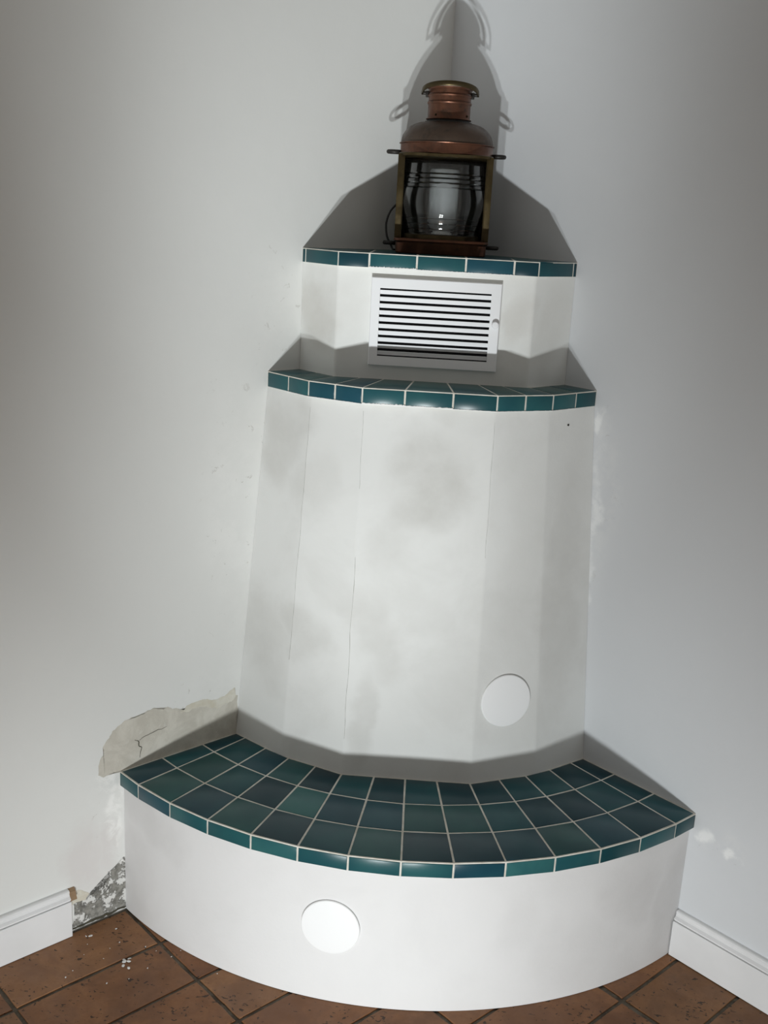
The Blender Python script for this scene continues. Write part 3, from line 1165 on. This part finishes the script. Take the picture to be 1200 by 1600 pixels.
for sx in (-1, 1):
    bm = bmesh.new()
    x0, x1 = sorted((sx * (HWID - 0.0028), sx * (HWID - 0.005)))
    add_box(bm, (x0, -0.0200, zb), (x1, HDEP - 0.006, zt))
    from_bm('side_panel', bm, mat_inner, lan)
bm = bmesh.new()                               # flat top plate with round opening frame below the skirt
stack(bm, [rect(HWID - 0.001, HDEP - 0.001, zt - 0.004, 0.045), rect(HWID, HDEP, zt - 0.003, 0.045), rect(HWID, HDEP, zt + 0.0018, 0.045), rect(HWID - 0.001, HDEP - 0.001, zt + 0.0026, 0.045)])
from_bm('top_plate', bm, mat_brass, lan, smooth=40)
bm = bmesh.new()
add_lathe(bm, [(0.0, 0.0302), (0.080, 0.0302), (0.080, 0.0385), (0.0775, 0.0395), (0.0, 0.0395)], 48)
from_bm('lens_seat', bm, mat_brass, lan, smooth=40)

# ribbed lens: barrel belly between stepped rings, hollow glass
zlo, zhi = 0.0400, zl(1.5925)
prof = []
steps_low = [(0.0785, zlo), (0.0790, 0.0455), (0.0815, 0.0500), (0.0800, 0.0508), (0.0815, 0.0560), (0.0838, 0.0605), (0.0822, 0.0613), (0.0838, 0.0665), (0.0858, 0.0710), (0.0842, 0.0718), (0.0852, 0.0765), (0.0862, 0.0785)]
prof += steps_low
for i in range(1, 14):
    t = i / 14
    prof.append((0.0862 + 0.0035 * math.sin(math.pi * t), 0.0785 + (0.1325 - 0.0785) * t))
prof += [(0.0862, 0.1325), (0.0872, 0.1345), (0.0845, 0.1352), (0.0842, 0.1410), (0.0868, 0.1440), (0.0840, 0.1448), (0.0836, 0.1505), (0.0860, 0.1535), (0.0830, 0.1543), (0.0826, 0.1595), (0.0848, 0.1625), (0.0815, 0.1633), (0.0805, 0.1700), (0.0800, zhi)]
inn = [(0.0785, zhi), (0.0795, 0.165), (0.0815, 0.145), (0.0838, 0.1325), (0.0868, 0.118), (0.0872, 0.105), (0.0866, 0.092), (0.0838, 0.0785), (0.0815, 0.068), (0.0790, 0.056), (0.0765, zlo)]
bm = bmesh.new()
add_lathe(bm, prof + inn, 72, close=True)
from_bm('lens', bm, mat_glass, lan, smooth=25)

bm = bmesh.new()                               # lamp holder and tubular bulb
add_lathe(bm, [(0.0, 0.0396), (0.0215, 0.0396), (0.0215, 0.0470), (0.0190, 0.0480), (0.0190, 0.0555), (0.0, 0.0555)], 32)
sock = from_bm('lamp_holder', bm, mat_wplastic, lan, smooth=40)
bm = bmesh.new()
add_lathe(bm, [(0.0, 0.0557), (0.024, 0.0557), (0.026, 0.0600), (0.028, 0.0665), (0.0315, 0.072), (0.0315, 0.166), (0.029, 0.172), (0.0, 0.1745)], 40)
from_bm('bulb', bm, mat_opal, lan, smooth=40)

bm = bmesh.new()                               # skirt under the dome
z1, z2 = zl(1.6115), zl(1.6335)
add_lathe(bm, [(0.0, z1), (0.0955, z1), (0.0975, z1 + 0.0008), (0.0965, z1 + 0.0022), (0.0968, z2 - 0.003), (0.0995, z2 - 0.0018), (0.1000, z2 - 0.0006), (0.0990, z2), (0.0, z2)], 72)
from_bm('skirt', bm, mat_copper, lan, smooth=40)
bm = bmesh.new()                               # dome
z3 = zl(1.6755)
prof = [(0.0965, z2 + 0.0001)]
for i in range(1, 13):
    t = i / 12
    a = t * math.radians(78)
    prof.append((0.0430 + (0.0965 - 0.0430) * math.cos(a) ** 0.9, z2 + (z3 - z2) * math.sin(a) / math.sin(math.radians(78))))
prof += [(0.0500, z3 + 0.0006), (0.0, z3 + 0.0006)]
add_lathe(bm, prof, 72)
from_bm('dome', bm, mat_dome, lan, smooth=40)
bm = bmesh.new()                               # black gap ring between dome and chimney
add_lathe(bm, [(0.0, z3 + 0.0007), (0.0500, z3 + 0.0007), (0.0490, z3 + 0.0025), (0.0425, z3 + 0.0030), (0.0425, z3 + 0.0058), (0.0, z3 + 0.0058)], 48)
from_bm('neck_ring', bm, mat_dark, lan, smooth=40)
bm = bmesh.new()                               # chimney with two raised beads and a flared top
z4 = z3 + 0.0059
bd1, bd2, ztop = zl(1.7145), zl(1.7290), zl(1.7440)
add_lathe(bm, [(0.0, z4), (0.0470, z4), (0.0478, z4 + 0.0010), (0.0470, z4 + 0.0022), (0.0440, z4 + 0.0028), (0.0440, bd1 - 0.0035), (0.0455, bd1 - 0.0022), (0.0462, bd1), (0.0455, bd1 + 0.0022),
               (0.0440, bd1 + 0.0035), (0.0440, bd2 - 0.0035), (0.0455, bd2 - 0.0022), (0.0464, bd2), (0.0455, bd2 + 0.0022), (0.0442, bd2 + 0.0035), (0.0445, ztop - 0.004), (0.0480, ztop - 0.001), (0.0485, ztop), (0.0430, ztop + 0.0005), (0.0, ztop - 0.002)], 64)
chim = from_bm('chimney', bm, mat_copper, lan, smooth=35)
for ang in (-128, -32, 60, 150):
    bm = bmesh.new()
    c_ = Vector((0.0445 * math.cos(math.radians(ang)), 0.0445 * math.sin(math.radians(ang)), z4 + 0.0080))
    bmesh.ops.create_icosphere(bm, subdivisions=2, radius=0.0024, matrix=Matrix.Translation(c_))
    from_bm('rivet', bm, mat_brass, chim, smooth=60)
# carrying handle: flat brass bail folded forward, pivoted on the chimney's sides
bm = bmesh.new()
pv = zl(1.7345)
secs = []
RH = 0.0575
for i in range(41):
    a = math.pi + math.pi * i / 40                     # from -x over -y to +x
    x = RH * math.cos(a)
    y = RH * 1.02 * math.sin(a)
    z = pv + 0.014 * (-math.sin(a)) ** 0.8 if abs(math.sin(a)) > 1e-6 else pv
    secs.append((Vector((x, y, z)), Vector((math.cos(a), math.sin(a), 0))))
rows = []
for p, rd in secs:
    rows.append([bm.verts.new(p + rd * s_ + ZZ * t_) for s_, t_ in ((-0.0016, -0.0045), (0.0012, -0.0048), (0.0022, -0.0030), (0.0022, 0.0030), (0.0012, 0.0048), (-0.0016, 0.0045))])
for p, q in zip(rows[:-1], rows[1:]):
    for j in range(6):
        bm.faces.new((p[j], p[(j + 1) % 6], q[(j + 1) % 6], q[j]))
bm.faces.new(rows[0])
bm.faces.new(list(reversed(rows[-1])))
handle = from_bm('handle', bm, mat_brass, lan, smooth=50)
handle['label'] = 'brass carrying handle folded forward'
for sx in (-1, 1):
    bm = bmesh.new()
    add_tube(bm, [(sx * 0.0430, 0, pv - 0.001), (sx * 0.0600, 0, pv - 0.001)], 0.0034, 12)
    add_box(bm, (min(sx * 0.0435, sx * 0.0505), -0.005, pv - 0.009), (max(sx * 0.0435, sx * 0.0505), 0.005, pv + 0.003), 0.001)
    from_bm('pivot', bm, mat_dark, handle, smooth=40)


def eyelet(sx, z, length, parent):
    """flat oval loop sticking out sideways"""
    bm_ = bmesh.new()
    x0 = sx * (HWID - 0.003)
    pts = []
    n_ = 28
    hx, hy = length / 2, 0.0135
    for i in range(n_):
        a = 2 * math.pi * i / n_
        pts.append((x0 + sx * (hx + hx * math.cos(a)), -0.010 + hy * math.sin(a), z))
    add_tube(bm_, pts, 0.0026, 8, close=True, squash=0.0040)
    return from_bm('eyelet', bm_, mat_dark, parent, smooth=50)


for sx in (-1, 1):
    eyelet(sx, zl(1.6140), 0.0285, lan)
    eyelet(sx, zl(1.4290), 0.0270, lan)

bm = bmesh.new()                               # mains lead looping out of the left side
pts = smooth_path([(-0.0950, 0.02, zl(1.512)), (-0.1010, 0.018, zl(1.508)), (-0.1130, 0.012, zl(1.492)), (-0.1195, 0.008, zl(1.468)), (-0.1165, 0.006, zl(1.442)), (-0.1080, 0.004, zl(1.426)), (-0.1030, 0.0, zl(1.4165)), (-0.0985, -0.01, zl(1.4150))], 8)
add_tube(bm, pts, 0.0022, 10)
from_bm('power_cord', bm, mat_rubber, lan, smooth=60)

# ------------------------------------------------------------------ plaster crumbs on the floor by the left wall


def crumb_mesh(seed):
    r = random.Random(seed)
    bm_ = bmesh.new()
    bmesh.ops.create_icosphere(bm_, subdivisions=1, radius=1.0)
    for v in bm_.verts:
        v.co *= r.uniform(0.6, 1.15)
        v.co.z = v.co.z * 0.5 + 0.42
    me = bpy.data.meshes.new('plaster_crumb')
    bm_.to_mesh(me)
    bm_.free()
    me.materials.append(mat_smear)
    return me


cm = [crumb_mesh(s) for s in range(4)]
crumbs = [(0.928, 0.155, 4.2), (0.920, 0.160, 3.6), (0.935, 0.165, 3.2), (0.925, 0.148, 3.0), (0.930, 0.178, 3.0), (0.915, 0.152, 2.4),
          (0.942, 0.040, 3.2), (0.950, 0.035, 2.0), (0.890, 0.052, 2.0), (0.905, 0.095, 1.4), (0.930, 0.100, 1.3), (0.955, 0.120, 1.2), (1.040, 0.125, 2.2), (1.02, 0.115, 1.5),
          (0.985, 0.190, 1.6), (0.945, 0.205, 1.5), (0.900, 0.200, 1.4), (0.870, 0.140, 1.5), (0.845, 0.200, 1.5), (0.820, 0.195, 1.3), (0.800, 0.30, 1.4), (0.960, 0.060, 1.2), (0.98, 0.085, 1.0), (0.86, 0.165, 1.2)]
for k, (u, v, s) in enumerate(crumbs):
    o = link_obj('plaster_crumb', cm[k % 4], None)
    o.location = W(u, v, 0.0)
    o.scale = (s * 0.001 * rng.uniform(0.9, 2.2), s * 0.001 * rng.uniform(0.8, 1.2), s * 0.001 * rng.uniform(0.6, 1.0))
    o.rotation_euler = (0, 0, rng.uniform(0, 6.28))
    if k < 6:
        tag(o, 'white plaster flake in the little heap on the floor tiles by the left wall', 'crumb', 'plaster flakes heaped on the floor')
    else:
        tag(o, 'tiny white plaster speck scattered on the floor tiles around the flake heap', 'crumb', 'plaster specks on the floor')
